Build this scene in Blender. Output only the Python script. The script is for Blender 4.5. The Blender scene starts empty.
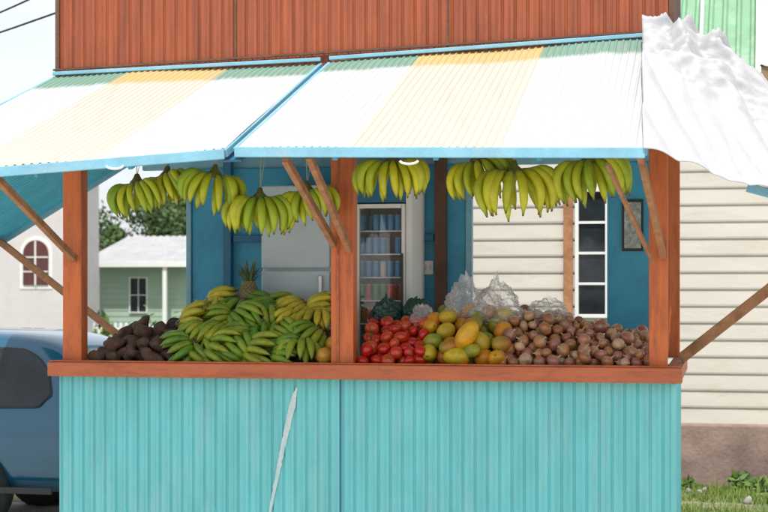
import bpy, math, random
from mathutils import Vector, Matrix, noise, Quaternion
R = random.Random(7)
scene = bpy.context.scene
COL = scene.collection

# ---------------------------------------------------------------- materials
def mat(name, col, rough=0.6, var=0.12, scale=6.0, bump=0.15, bscale=40.0, metal=0.0,
        col2=None, dirt=None, dirt_amt=0.0, stretch=(1,1,1), vcol=False, coat=0.0, trans=0.0, spec=0.5, subs=0.0, dscale=2.5, dlo=0.5):
    m = bpy.data.materials.new(name); m.use_nodes = True
    nt = m.node_tree; N = nt.nodes; L = nt.links
    b = N["Principled BSDF"]
    b.inputs["Roughness"].default_value = rough
    b.inputs["Metallic"].default_value = metal
    b.inputs["Coat Weight"].default_value = coat
    b.inputs["Specular IOR Level"].default_value = spec
    b.inputs["Transmission Weight"].default_value = trans
    tc = N.new("ShaderNodeTexCoord"); mp = N.new("ShaderNodeMapping")
    mp.inputs["Scale"].default_value = stretch
    L.new(tc.outputs["Object"], mp.inputs["Vector"])
    n1 = N.new("ShaderNodeTexNoise"); n1.inputs["Scale"].default_value = scale
    n1.inputs["Detail"].default_value = 6; n1.inputs["Roughness"].default_value = 0.65
    L.new(mp.outputs[0], n1.inputs["Vector"])
    mix = N.new("ShaderNodeMix"); mix.data_type = 'RGBA'
    mr = N.new("ShaderNodeMapRange"); mr.inputs["From Min"].default_value = 0.3; mr.inputs["From Max"].default_value = 0.7
    L.new(n1.outputs[0], mr.inputs[0]); L.new(mr.outputs[0], mix.inputs[0])
    if vcol:
        at = N.new("ShaderNodeAttribute"); at.attribute_name = "Col"
        mul = N.new("ShaderNodeMix"); mul.data_type = 'RGBA'; mul.blend_type = 'MULTIPLY'
        mul.inputs[0].default_value = 1.0
        v = 1 - var*2
        mul.inputs[7].default_value = (v, v, v, 1)
        L.new(at.outputs["Color"], mul.inputs[6])
        L.new(at.outputs["Color"], mix.inputs[6]); L.new(mul.outputs[2], mix.inputs[7])
    else:
        c1 = tuple(min(1, c*(1+var)) for c in col); c2 = col2 or tuple(c*(1-var) for c in col)
        mix.inputs[6].default_value = (*c1, 1); mix.inputs[7].default_value = (*c2, 1)
    out = mix.outputs[2]
    if dirt:
        n2 = N.new("ShaderNodeTexNoise"); n2.inputs["Scale"].default_value = dscale; n2.inputs["Detail"].default_value = 10
        n2.inputs["Roughness"].default_value = 0.75
        L.new(mp.outputs[0], n2.inputs["Vector"])
        m2 = N.new("ShaderNodeMapRange"); m2.inputs["From Min"].default_value = dlo; m2.inputs["From Max"].default_value = dlo+0.22
        m2.inputs["To Max"].default_value = dirt_amt
        L.new(n2.outputs[0], m2.inputs[0])
        mx = N.new("ShaderNodeMix"); mx.data_type = 'RGBA'
        L.new(m2.outputs[0], mx.inputs[0]); L.new(out, mx.inputs[6]); mx.inputs[7].default_value = (*dirt, 1)
        out = mx.outputs[2]
    L.new(out, b.inputs["Base Color"])
    if bump:
        n3 = N.new("ShaderNodeTexNoise"); n3.inputs["Scale"].default_value = bscale; n3.inputs["Detail"].default_value = 5
        L.new(mp.outputs[0], n3.inputs["Vector"])
        bp = N.new("ShaderNodeBump"); bp.inputs["Strength"].default_value = bump; bp.inputs["Distance"].default_value = 0.01
        L.new(n3.outputs[0], bp.inputs["Height"]); L.new(bp.outputs[0], b.inputs["Normal"])
    return m

M = {}
M['turq'] = mat("turquoise_paint", (0.16,0.58,0.60), 0.5, 0.12, 3, 0.2, 60, dirt=(0.36,0.60,0.60), dirt_amt=0.6, stretch=(2.5,2.5,0.5))
M['rust'] = mat("redwood_paint", (0.31,0.078,0.030), 0.6, 0.25, 4, 0.25, 60, dirt=(0.15,0.045,0.025), dirt_amt=0.7, stretch=(4,4,0.4))
M['post'] = mat("orange_brown_paint", (0.60,0.145,0.036), 0.5, 0.18, 5, 0.2, 50, dirt=(0.22,0.06,0.03), dirt_amt=0.75, stretch=(3,3,0.5))
M['ledge'] = mat("ledge_paint", (0.46,0.12,0.045), 0.5, 0.18, 5, 0.25, 50, dirt=(0.16,0.05,0.03), dirt_amt=0.85, stretch=(0.6,3,3))
M['trim'] = mat("light_blue_paint", (0.20,0.45,0.58), 0.5, 0.12, 6, 0.2, 50, dirt=(0.42,0.52,0.56), dirt_amt=0.6)
M['blue'] = mat("blue_interior_paint", (0.045,0.34,0.54), 0.5, 0.15, 4, 0.15, 40, dirt=(0.04,0.20,0.33), dirt_amt=0.6)
M['blued'] = mat("dark_blue_paint", (0.025,0.15,0.27), 0.5, 0.15, 4, 0.15, 40)
M['teal'] = mat("teal_underside", (0.06,0.46,0.64), 0.5, 0.15, 4, 0.15, 40)
M['strut'] = mat("weathered_wood", (0.40,0.19,0.09), 0.75, 0.3, 6, 0.4, 60, dirt=(0.12,0.06,0.03), dirt_amt=0.6, stretch=(2,2,2))
M['strutd'] = mat("dark_wood", (0.12,0.06,0.035), 0.75, 0.3, 6, 0.4, 60)
M['cream'] = mat("cream_clapboard", (0.62,0.58,0.51), 0.6, 0.05, 2, 0.15, 40, dirt=(0.47,0.42,0.34), dirt_amt=0.6, stretch=(0.6,1,2.5))
M['white'] = mat("white_paint", (0.8,0.8,0.78), 0.5, 0.04, 3, 0.1, 40)
M['plinth'] = mat("pinkish_concrete", (0.29,0.20,0.17), 0.9, 0.25, 3, 0.6, 30, dirt=(0.14,0.10,0.085), dirt_amt=0.8)
M['fridge'] = mat("fridge_enamel", (0.52,0.62,0.67), 0.3, 0.05, 3, 0.03, 40, dirt=(0.36,0.44,0.48), dirt_amt=0.5)
M['dark'] = mat("dark_interior", (0.02,0.025,0.03), 0.5, 0.1)
M['glass'] = mat("window_glass", (0.02,0.026,0.03), 0.06, 0.5, 3, 0.03, 3, spec=0.45)
M['rubber'] = mat("tyre_rubber", (0.02,0.02,0.02), 0.8, 0.1)
M['alloy'] = mat("wheel_alloy", (0.6,0.6,0.62), 0.35, 0.05, metal=0.6)
M['car'] = mat("car_paint", (0.010,0.10,0.18), 0.22, 0.04, 2, 0, 40, coat=0.8, metal=0.2)
M['lamp'] = mat("lamp_lens", (0.5,0.02,0.02), 0.15, 0.1)
M['pgreen'] = mat("pale_green_siding", (0.36,0.48,0.38), 0.7, 0.08, 2, 0.1)
M['roofgrey'] = mat("grey_roof_sheet", (0.40,0.40,0.40), 0.6, 0.14, 2, 0.2)
M['grnroof'] = mat("green_roof_paint", (0.20,0.38,0.23), 0.55, 0.12, 3, 0.2, 50, dirt=(0.40,0.49,0.37), dirt_amt=0.8)
M['brown'] = mat("brown_fascia", (0.30,0.20,0.12), 0.7, 0.2)
M['maroon'] = mat("maroon_window", (0.10,0.03,0.03), 0.5, 0.2)
M['plaster'] = mat("white_plaster", (0.60,0.57,0.57), 0.9, 0.05, 1.5, 0.2, 20, dirt=(0.45,0.42,0.41), dirt_amt=0.5)
M['wire'] = mat("cable", (0.03,0.03,0.035), 0.6, 0.1)
M['string'] = mat("string", (0.45,0.4,0.3), 0.9, 0.1)
M['slab'] = mat("concrete_slab", (0.4,0.38,0.34), 0.9, 0.15)
M['fruit_banana'] = mat("banana_skin", (1,1,1), 0.38, 0.14, 9, 0.08, 60, vcol=True, dirt=(0.12,0.09,0.02), dirt_amt=0.55, dscale=26, dlo=0.58)
M['fruit_plantain'] = mat("plantain_skin", (1,1,1), 0.4, 0.2, 9, 0.1, 60, vcol=True, dirt=(0.05,0.045,0.015), dirt_amt=0.8, dscale=18, dlo=0.54)
M['tomato'] = mat("tomato_skin", (1,1,1), 0.22, 0.1, 9, 0.02, 30, vcol=True, coat=0.3)
M['mango'] = mat("mango_skin", (1,1,1), 0.34, 0.2, 14, 0.08, 60, vcol=True, dirt=(0.09,0.07,0.02), dirt_amt=0.6, dscale=22, dlo=0.58)
M['onion'] = mat("onion_skin", (1,1,1), 0.25, 0.20, 30, 0.12, 80, vcol=True, dirt=(0.70,0.44,0.28), dirt_amt=0.45, dscale=20, dlo=0.57, coat=0.35)
M['potato'] = mat("sweet_potato_skin", (1,1,1), 0.85, 0.25, 25, 0.6, 50, vcol=True)
M['leaf'] = mat("leaf", (1,1,1), 0.6, 0.2, 3, 0, 1, vcol=True)
M['bagdark'] = mat("dark_green_plastic", (0.015,0.07,0.05), 0.18, 0.3, 10, 0.5, 30)
M['paper'] = mat("poster_print", (0.5,0.5,0.45), 0.6, 0.2, 30, 0, col2=(0.1,0.18,0.2))
M['cans'] = mat("drink_cans", (1,1,1), 0.3, 0.1, vcol=True)
M['streak'] = mat("sun_streak_colour", (0.60,0.70,0.70), 0.6, 0.06, 20, 0.2, 40, dirt=(0.22,0.58,0.59), dirt_amt=0.9, dscale=7, dlo=0.46, stretch=(2.5,2.5,0.6))  # pale colour standing in for a streak of sunlight on the panel

def film(name, lo, hi, rough, bump=0.6, tint=(0.85,0.87,0.88)):
    m = bpy.data.materials.new(name); m.use_nodes=True
    nt=m.node_tree; N=nt.nodes; L=nt.links; N.remove(N["Principled BSDF"])
    out=N["Material Output"]
    tr=N.new("ShaderNodeBsdfTransparent"); gl=N.new("ShaderNodeBsdfGlossy"); df=N.new("ShaderNodeBsdfTranslucent"); d2=N.new("ShaderNodeBsdfDiffuse")
    gl.inputs["Roughness"].default_value=rough; gl.inputs["Color"].default_value=(0.95,0.95,0.95,1)
    df.inputs["Color"].default_value=(*tint,1); d2.inputs["Color"].default_value=(*tint,1)
    no=N.new("ShaderNodeTexNoise"); no.inputs["Scale"].default_value=28; no.inputs["Detail"].default_value=4
    tc=N.new("ShaderNodeTexCoord"); L.new(tc.outputs["Object"],no.inputs["Vector"])
    bp=N.new("ShaderNodeBump"); bp.inputs["Strength"].default_value=bump; bp.inputs["Distance"].default_value=0.02
    L.new(no.outputs[0],bp.inputs["Height"]); L.new(bp.outputs[0],gl.inputs["Normal"])
    a=N.new("ShaderNodeMixShader"); a.inputs[0].default_value=0.5; L.new(df.outputs[0],a.inputs[1]); L.new(d2.outputs[0],a.inputs[2])
    b=N.new("ShaderNodeMixShader"); b.inputs[0].default_value=0.5; L.new(a.outputs[0],b.inputs[1]); L.new(gl.outputs[0],b.inputs[2])
    lw=N.new("ShaderNodeLayerWeight"); lw.inputs["Blend"].default_value=0.4; L.new(bp.outputs[0],lw.inputs["Normal"])
    mr=N.new("ShaderNodeMapRange"); mr.inputs["To Min"].default_value=lo; mr.inputs["To Max"].default_value=hi; L.new(lw.outputs["Facing"],mr.inputs[0])
    c=N.new("ShaderNodeMixShader"); L.new(mr.outputs[0],c.inputs[0]); L.new(tr.outputs[0],c.inputs[1]); L.new(b.outputs[0],c.inputs[2])
    L.new(c.outputs[0],out.inputs["Surface"])
    return m
M['film'] = film("clear_plastic_film", 0.16, 0.95, 0.10, 0.8, (0.95,0.95,0.97))
M['filmpink'] = film("pink_plastic_film", 0.16, 0.85, 0.10, 0.8, (0.85,0.45,0.42))
M['cooler_glass'] = film("cooler_glass", 0.08, 0.5, 0.02, 0.0)
M['tarp'] = mat("white_tarpaulin", (0.455,0.46,0.475), 0.6, 0.05, 5, 0.5, 22)

def awning_mat(name, stops):
    m = mat(name, (1,1,1), 0.5, 0.02, 3, 0.1, 50)
    nt = m.node_tree; N = nt.nodes; L = nt.links; b = N["Principled BSDF"]
    uv = N.new("ShaderNodeUVMap"); uv.uv_map = "UVMap"
    sp = N.new("ShaderNodeSeparateXYZ"); L.new(uv.outputs[0], sp.inputs[0])
    pal = {'g':((0.12,0.26,0.18),(0.53,0.55,0.565)), 'y':((0.52,0.37,0.13),(0.545,0.495,0.425))}
    def ramp(k):
        r = N.new("ShaderNodeValToRGB"); r.color_ramp.interpolation = 'CONSTANT'
        els = r.color_ramp.elements
        while len(els) > 1: els.remove(els[-1])
        els[0].position = 0; els[0].color = (*pal[stops[0][1]][k],1)
        for p,c in stops[1:]:
            e = els.new(p); e.color = (*pal[c][k],1)
        L.new(sp.outputs[0], r.inputs[0]); return r
    r0, r1 = ramp(0), ramp(1)
    tc = N.new("ShaderNodeTexCoord"); mp = N.new("ShaderNodeMapping"); mp.inputs["Scale"].default_value = (5,1.2,1.2)
    L.new(tc.outputs["Object"], mp.inputs[0])
    no = N.new("ShaderNodeTexNoise"); no.inputs["Scale"].default_value = 2.0; no.inputs["Detail"].default_value = 5
    L.new(mp.outputs[0], no.inputs["Vector"])
    a = N.new("ShaderNodeMath"); a.operation = 'MULTIPLY_ADD'; a.inputs[1].default_value = 0.06
    L.new(no.outputs[0], a.inputs[0]); L.new(sp.outputs[1], a.inputs[2])
    mr = N.new("ShaderNodeMapRange"); mr.inputs["From Min"].default_value = 0.875; mr.inputs["From Max"].default_value = 0.91; mr.inputs["To Max"].default_value = 0.85
    L.new(a.outputs[0], mr.inputs[0])
    mx = N.new("ShaderNodeMix"); mx.data_type = 'RGBA'
    L.new(mr.outputs[0], mx.inputs[0]); L.new(r1.outputs[0], mx.inputs[6]); L.new(r0.outputs[0], mx.inputs[7])
    mr2 = N.new("ShaderNodeMapRange"); mr2.inputs["From Min"].default_value = 0.55; mr2.inputs["From Max"].default_value = 0.78; mr2.inputs["To Max"].default_value = 0.35
    L.new(no.outputs[0], mr2.inputs[0])
    mx2 = N.new("ShaderNodeMix"); mx2.data_type = 'RGBA'
    L.new(mr2.outputs[0], mx2.inputs[0]); L.new(mx.outputs[2], mx2.inputs[6]); mx2.inputs[7].default_value = (0.40,0.37,0.34,1)
    L.new(mx2.outputs[2], b.inputs["Base Color"])
    return m
M['awnR'] = awning_mat("striped_awning_paint", [(0,'g'),(0.28,'y'),(0.66,'g')])
M['awnL'] = awning_mat("striped_awning_paint_b", [(0,'g'),(0.29,'y'),(0.66,'g')])

# ---------------------------------------------------------------- mesh helpers
class Acc:
    def __init__(s): s.V=[]; s.F=[]; s.C=[]
    def sweep(s, pts, radii, cols, n=8, sq=1.0, lump=0.0):
        pts=[Vector(p) for p in pts]; base=len(s.V)
        t0=(pts[1]-pts[0]).normalized()
        a=Vector((0,0,1)) if abs(t0.z)<0.9 else Vector((1,0,0))
        u=(a-t0*a.dot(t0)).normalized()
        for i,p in enumerate(pts):
            t=(pts[min(i+1,len(pts)-1)]-pts[max(i-1,0)]).normalized()
            u=(u-t*u.dot(t)).normalized(); v=t.cross(u)
            for k in range(n):
                an=2*math.pi*k/n
                r=radii[i]*(1+(lump*noise.noise((p+u*math.cos(an)*0.05+v*math.sin(an)*0.05)*14) if lump else 0))
                s.V.append(p+u*math.cos(an)*r*sq+v*math.sin(an)*r); s.C.append(cols[i])
        for i in range(len(pts)-1):
            for k in range(n):
                a_=base+i*n+k; b_=base+i*n+(k+1)%n
                s.F.append((a_,b_,b_+n,a_+n))
        s.F.append(tuple(base+k for k in range(n))[::-1])
        e=base+(len(pts)-1)*n; s.F.append(tuple(e+k for k in range(n)))
    def tri(s, a,b,c,col):
        i=len(s.V); s.V+= [Vector(a),Vector(b),Vector(c)]; s.C+=[col]*3; s.F.append((i,i+1,i+2))
    def quad(s,a,b,c,d,col):
        i=len(s.V); s.V+= [Vector(a),Vector(b),Vector(c),Vector(d)]; s.C+=[col]*4; s.F.append((i,i+1,i+2,i+3))
    def box(s,x0,x1,y0,y1,z0,z1,col=(1,1,1)):
        i=len(s.V)
        for z in (z0,z1):
            for x,y in ((x0,y0),(x1,y0),(x1,y1),(x0,y1)): s.V.append(Vector((x,y,z))); s.C.append(col)
        for f in ((3,2,1,0),(4,5,6,7),(0,1,5,4),(1,2,6,5),(2,3,7,6),(3,0,4,7)): s.F.append(tuple(i+k for k in f))
    def obj(s, name, m, parent=None, smooth=True, origin=None):
        o=Vector(origin) if origin else Vector((0,0,0))
        me=bpy.data.meshes.new(name); me.from_pydata([v-o for v in s.V],[],s.F)
        at=me.color_attributes.new("Col",'FLOAT_COLOR','POINT')
        buf=[]
        for c in s.C: buf+= [c[0],c[1],c[2],1.0]
        at.data.foreach_set("color",buf)
        if smooth: me.polygons.foreach_set("use_smooth",[True]*len(me.polygons))
        me.materials.append(m); me.update()
        ob=bpy.data.objects.new(name,me); COL.objects.link(ob); ob.location=o
        if parent: ob.parent=parent
        return ob

def empty(name, parent=None):
    o=bpy.data.objects.new(name,None); COL.objects.link(o); o.empty_display_size=0.2
    if parent: o.parent=parent
    return o
def bevel(o,w=0.005):
    md=o.modifiers.new("b",'BEVEL'); md.width=w; md.segments=2; md.limit_method='ANGLE'; return o
def box(name,x0,x1,y0,y1,z0,z1,m,parent=None,bv=0.004):
    a=Acc(); a.box(x0,x1,y0,y1,z0,z1); o=a.obj(name,m,parent,False)
    if bv: bevel(o,bv)
    return o
def beam(name,p,q,w,h,m,parent=None,bv=0.004):
    p=Vector(p); q=Vector(q); d=(q-p); t=d.normalized()
    side=t.cross(Vector((0,0,1)));
    if side.length<0.01: side=Vector((1,0,0))
    side.normalize(); up=side.cross(t)
    a=Acc()
    for c in (p,q):
        for sx,sz in ((-1,-1),(1,-1),(1,1),(-1,1)): a.V.append(c+side*sx*w/2+up*sz*h/2); a.C.append((1,1,1))
    a.F=[(0,1,2,3),(7,6,5,4),(0,4,5,1),(1,5,6,2),(2,6,7,3),(3,7,4,0)]
    o=a.obj(name,m,parent,False)
    if bv: bevel(o,bv)
    return o
def tube(name,pts,r,m,parent=None,n=8):
    a=Acc(); a.sweep(pts,[r]*len(pts),[(1,1,1)]*len(pts),n); return a.obj(name,m,parent)
def ribbed(name,P00,P10,P11,P01,n,amp,prof,m,parent=None,thick=0.004,rows=1,flip=False,sag=0.0):
    """sheet P00-P10 (bottom) P01-P11 (top); ribs run bottom->top, n periods"""
    P00,P10,P11,P01=map(Vector,(P00,P10,P11,P01))
    nr=(P10-P00).cross(P01-P00).normalized()
    if flip: nr=-nr
    us=[]
    for i in range(n):
        for f,h in prof: us.append(((i+f)/n,h))
    us.append((1.0,prof[0][1]))
    V=[];UV=[]
    for r in range(rows+1):
        v=r/rows
        for u,h in us:
            p=(P00*(1-u)+P10*u)*(1-v)+(P01*(1-u)+P11*u)*v
            w=sag*(noise.noise(Vector((u*3,v*2,n*0.1))))
            V.append(p+nr*(h*amp+w)); UV.append((u,v))
    k=len(us); F=[]
    for r in range(rows):
        for i in range(k-1):
            a=r*k+i; F.append((a,a+1,a+1+k,a+k))
    me=bpy.data.meshes.new(name); me.from_pydata(V,[],F)
    ul=me.uv_layers.new(name="UVMap")
    for lp in me.loops: ul.data[lp.index].uv=UV[lp.vertex_index]
    me.materials.append(m); o=bpy.data.objects.new(name,me); COL.objects.link(o)
    if parent: o.parent=parent
    sd=o.modifiers.new("s",'SOLIDIFY'); sd.thickness=thick; sd.offset=-1
    return o
GROOVE=[(0,0),(0.10,-1),(0.18,-1),(0.28,0),(0.62,0),(0.66,0.35),(0.72,0.35),(0.76,0)]
WAVE=[(i/8,math.cos(2*math.pi*i/8)*0.5+0.5) for i in range(8)]
PAN=[(0,0),(0.55,0),(0.68,1),(0.86,1)]
LAP=[(0,1),(0.06,1),(0.97,0.12),(0.99,0.0)]

# ---------------------------------------------------------------- ground
def ground():
    m=mat("pale_dirt_ground",(0.52,0.48,0.42),0.95,0.14,0.8,0.5,12,dirt=(0.36,0.32,0.26),dirt_amt=0.5,dscale=0.35)
    a=Acc(); a.quad((-400,-400,0),(400,-400,0),(400,400,0),(-400,400,0),(1,1,1)); a.obj("ground",m,None,False)
    mg=mat("grass_soil",(0.10,0.14,0.04),0.95,0.4,1.5,0.6,15,dirt=(0.42,0.36,0.26),dirt_amt=0.9,dscale=0.9,dlo=0.45)
    a=Acc(); a.quad((-40,3.2,0.004),(12,3.2,0.004),(12,60,0.004),(-40,60,0.004),(1,1,1)); a.obj("lawn",mg,None,False)
ground()

# ---------------------------------------------------------------- stall
S=empty("produce_stall")
XL,XR,YB=-2.16,1.785,1.5
box("floor_slab",XL,XR,0.03,YB,0.0,0.12,M['slab'],S)
ribbed("front_panel_a",(XL,0,0.02),(-0.285,0,0.02),(-0.285,0,1.29),(XL,0,1.29),25,0.011,GROOVE,M['turq'],S,0.012,flip=False)
ribbed("front_panel_b",(-0.275,0,0.02),(XR,0,0.02),(XR,0,1.29),(-0.275,0,1.29),27,0.011,GROOVE,M['turq'],S,0.012)
box("panel_joint",-0.286,-0.274,-0.002,0.01,0.02,1.288,M['blued'],S,0)
a=Acc(); k=60  # tapered strip painted as sun leaking between the two awnings
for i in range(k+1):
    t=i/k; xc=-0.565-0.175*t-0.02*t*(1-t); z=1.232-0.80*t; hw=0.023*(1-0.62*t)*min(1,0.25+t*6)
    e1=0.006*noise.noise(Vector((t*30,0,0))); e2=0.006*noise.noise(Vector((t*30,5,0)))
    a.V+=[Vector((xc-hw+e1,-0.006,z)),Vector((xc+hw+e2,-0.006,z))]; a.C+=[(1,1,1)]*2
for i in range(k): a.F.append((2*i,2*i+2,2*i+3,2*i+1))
a.obj("painted_sun_streak",M['streak'],S,False)
box("corner_trim",XR-0.02,XR+0.012,-0.014,0.03,0.0,1.288,M['turq'],S)
ribbed("side_panel_r",(XR,0.03,0.02),(XR,YB,0.02),(XR,YB,1.29),(XR,0.03,1.29),19,0.009,GROOVE,M['turq'],S,0.012)
ribbed("side_panel_l",(XL,YB,0.02),(XL,0.03,0.02),(XL,0.03,1.29),(XL,YB,1.29),19,0.009,GROOVE,M['turq'],S,0.012)
box("back_panel",XL+0.01,XR-0.02,YB,YB+0.03,0.0,1.28,M['turq'],S)
bevel(box("counter_ledge",XL-0.05,XR+0.05,-0.10,0.03,1.292,1.385,M['ledge'],S,0),0.008)
box("ledge_lip",XL-0.04,XR+0.04,-0.085,-0.02,1.386,1.394,M['post'],S,0.003)
box("side_ledge_r",XR-0.05,XR+0.045,0.033,YB+0.03,1.30,1.38,M['ledge'],S)
box("side_ledge_l",XL-0.045,XL+0.05,0.033,YB+0.03,1.30,1.38,M['ledge'],S)
box("counter_top",XL+0.053,XR-0.053,0.033,0.85,1.33,1.365,M['strutd'],S)
box("post_1",-2.145,-2.015,0.0,0.11,1.386,3.24,M['post'],S,0.006)
box("post_2",-0.34,-0.195,-0.01,0.11,1.386,3.3,M['post'],S,0.006)
box("post_2_batten",-0.30,-0.285,-0.018,-0.011,1.39,3.3,M['ledge'],S,0.002)
box("post_3",1.635,1.745,0.0,0.11,1.386,3.34,M['post'],S,0.006)
box("post_4",1.69,1.78,YB-0.09,YB,1.385,2.9,M['post'],S,0.006)
box("front_header",-2.0,-0.345,0.02,0.08,2.80,3.2,M['blue'],S)
box("front_header_b",-0.19,1.63,0.02,0.08,2.80,3.2,M['blue'],S)
box("ceiling",XL,XR,0.12,YB,2.86,2.89,M['white'],S)
box("back_header",XL,XR-0.1,YB,YB+0.05,2.74,2.90,M['trim'],S)
ribbed("upper_wall",(XL,0,3.2),(1.75,0,3.2),(1.75,0,4.7),(XL,0,4.7),50,0.011,GROOVE,M['rust'],S,0.012)
for i,x in enumerate((-0.97,0.40)):
    box("upper_wall_seam_%d"%i,x,x+0.012,-0.014,-0.004,3.2,4.7,M['strutd'],S,0)
box("upper_wall_edge_l",XL-0.03,XL-0.002,-0.02,YB,3.0,4.7,M['strutd'],S)
box("upper_wall_edge_r",1.753,1.785,-0.02,YB,2.9,4.7,M['strutd'],S)
ribbed("upper_wall_back",(1.75,YB,2.9),(XL,YB,2.9),(XL,YB,4.7),(1.75,YB,4.7),50,0.009,GROOVE,M['rust'],S,0.012)
ribbed("roof_sheet",(XL-0.15,-0.12,4.72),(XR+0.15,-0.12,4.72),(XR+0.15,YB+0.2,5.0),(XL-0.15,YB+0.2,5.0),40,0.02,WAVE,M['roofgrey'],S)
box("back_wall",-1.76,0.28,YB-0.03,YB,1.28,2.74,M['blue'],S)
box("back_wall_edge",-1.80,-1.762,YB-0.05,YB+0.01,1.28,2.74,M['trim'],S)
box("back_wall_edge_b",0.283,0.33,YB-0.05,YB+0.01,1.28,2.74,M['trim'],S)
box("back_stud",0.07,0.15,YB-0.11,YB-0.034,1.28,2.86,M['strutd'],S)
box("back_stud_b",-1.50,-1.44,YB-0.10,YB-0.034,1.28,2.86,M['blued'],S)
box("back_rail",-1.43,0.06,YB-0.08,YB-0.034,2.20,2.25,M['blued'],S)
box("back_wall_r",1.28,1.688,YB-0.03,YB,1.28,2.74,M['blue'],S)
box("switch_plate",-0.03,0.05,YB-0.045,YB-0.032,1.96,2.06,M['white'],S)
for x in (-0.01,0.022): box("switch_key",x,x+0.012,YB-0.052,YB-0.046,1.99,2.03,M['fridge'],S,0.001)
# awning
awL=dict(bl=(-2.95,-1.2,2.50),br=(-0.655,-1.2,2.635),tr=(-0.40,-0.01,3.28),tl=(-2.2,-0.01,3.24))
awR=dict(bl=(-0.595,-1.2,2.645),br=(1.67,-1.2,2.60),tr=(1.70,-0.01,3.37),tl=(-0.345,-0.01,3.285))
ribbed("awning_sheet_a",awL['bl'],awL['br'],awL['tr'],awL['tl'],44,0.007,PAN,M['awnL'],S,0.002,rows=8,sag=0.016)
ribbed("awning_sheet_b",awR['bl'],awR['br'],awR['tr'],awR['tl'],50,0.007,PAN,M['awnR'],S,0.002,rows=8,sag=0.016)
def off(p,d): return Vector(p)+Vector(d)
for k,aw in (("a",awL),("b",awR)):
    beam("awning_fascia_"+k,off(aw['bl'],(0,-0.012,-0.024)),off(aw['br'],(0,-0.012,-0.024)),0.02,0.058,M['trim'],S)
    beam("awning_head_trim_"+k,off(aw['tl'],(0,-0.02,0.02)),off(aw['tr'],(0,-0.02,0.02)),0.02,0.024,M['trim'],S)
    for nm,b,t in (("l",'bl','tl'),("r",'br','tr')):
        beam("awning_edge_%s%s"%(k,nm),off(aw[b],(0,0,-0.02)),off(aw[t],(0,0,-0.02)),0.022,0.045,M['trim'],S)
    for j in (1,2,3):
        f=j/4
        b=Vector(aw['bl']).lerp(Vector(aw['br']),f); t=Vector(aw['tl']).lerp(Vector(aw['tr']),f)
        beam("rafter_%s%d"%(k,j),b+Vector((0,0.01,-0.045)),t+Vector((0,0,-0.045)),0.03,0.05,M['blue'],S)
beam("added_gap_blocker",(-0.625,-1.17,2.575),(-0.372,-0.03,3.22),0.12,0.012,M['blued'],S,0)  # strip added under the awning gap to block the sun leak
beam("awning_head_flash",(-2.2,-0.02,3.285),(1.72,-0.02,3.41),0.02,0.012,M['strutd'],S,0)
ribbed("side_flap_l",(-3.28,1.5,2.24),(-3.28,0.0,2.24),(-2.19,0.0,2.86),(-2.19,1.5,2.86),26,0.01,PAN,M['teal'],S,0.004)
beam("flap_edge_l1",(-3.28,1.51,2.22),(-2.2,1.51,2.84),0.03,0.04,M['trim'],S)
beam("flap_edge_l2",(-3.29,0.0,2.22),(-3.29,1.5,2.22),0.03,0.04,M['trim'],S)
ribbed("side_flap_r",(2.95,0.0,2.36),(2.95,1.5,2.36),(1.80,1.5,3.0),(1.80,0.0,3.0),26,0.01,PAN,M['teal'],S,0.004)
beam("flap_edge_r1",(2.96,-0.02,2.34),(1.81,-0.02,2.98),0.03,0.04,M['trim'],S)
beam("flap_edge_r2",(2.97,0.0,2.34),(2.97,1.5,2.34),0.03,0.04,M['trim'],S)
beam("flap_front_rail",(2.20,-1.0,2.40),(3.0,-1.0,2.17),0.02,0.05,M['trim'],S)
beam("strut_1",(-2.05,-0.02,2.05),(-2.05,-1.17,2.50),0.035,0.045,M['strut'],S)
beam("strut_2",(-0.315,-0.03,2.14),(-0.315,-1.17,2.58),0.035,0.05,M['strut'],S)
beam("strut_3",(-0.215,-0.03,2.10),(-0.18,-1.17,2.60),0.035,0.05,M['strut'],S)
beam("strut_4",(1.66,-0.03,2.02),(1.47,-1.17,2.52),0.022,0.03,M['strut'],S)
beam("strut_5",(1.72,-0.03,2.06),(1.64,-1.17,2.58),0.035,0.05,M['strut'],S)
beam("strut_6",(1.80,0.8,1.40),(2.95,0.8,2.33),0.05,0.07,M['strut'],S)
beam("strut_7",(-2.2,1.45,1.42),(-3.26,1.40,2.22),0.04,0.05,M['strut'],S)
tube("hanging_rod",[(-2.0,-0.15,2.79),(1.65,-0.15,2.79)],0.012,M['strutd'],S)
for x in (-1.3,0.4):
    a=Acc(); pts=[Vector((x+0.05*math.cos(t),-1.225,2.575+0.018*math.sin(t)-0.02)) for t in [math.pi+i*math.pi/8 for i in range(9)]]
    a.sweep(pts,[0.007]*9,[(1,1,1)]*9,7); a.obj("awning_handle",M['white'],S)
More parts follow.
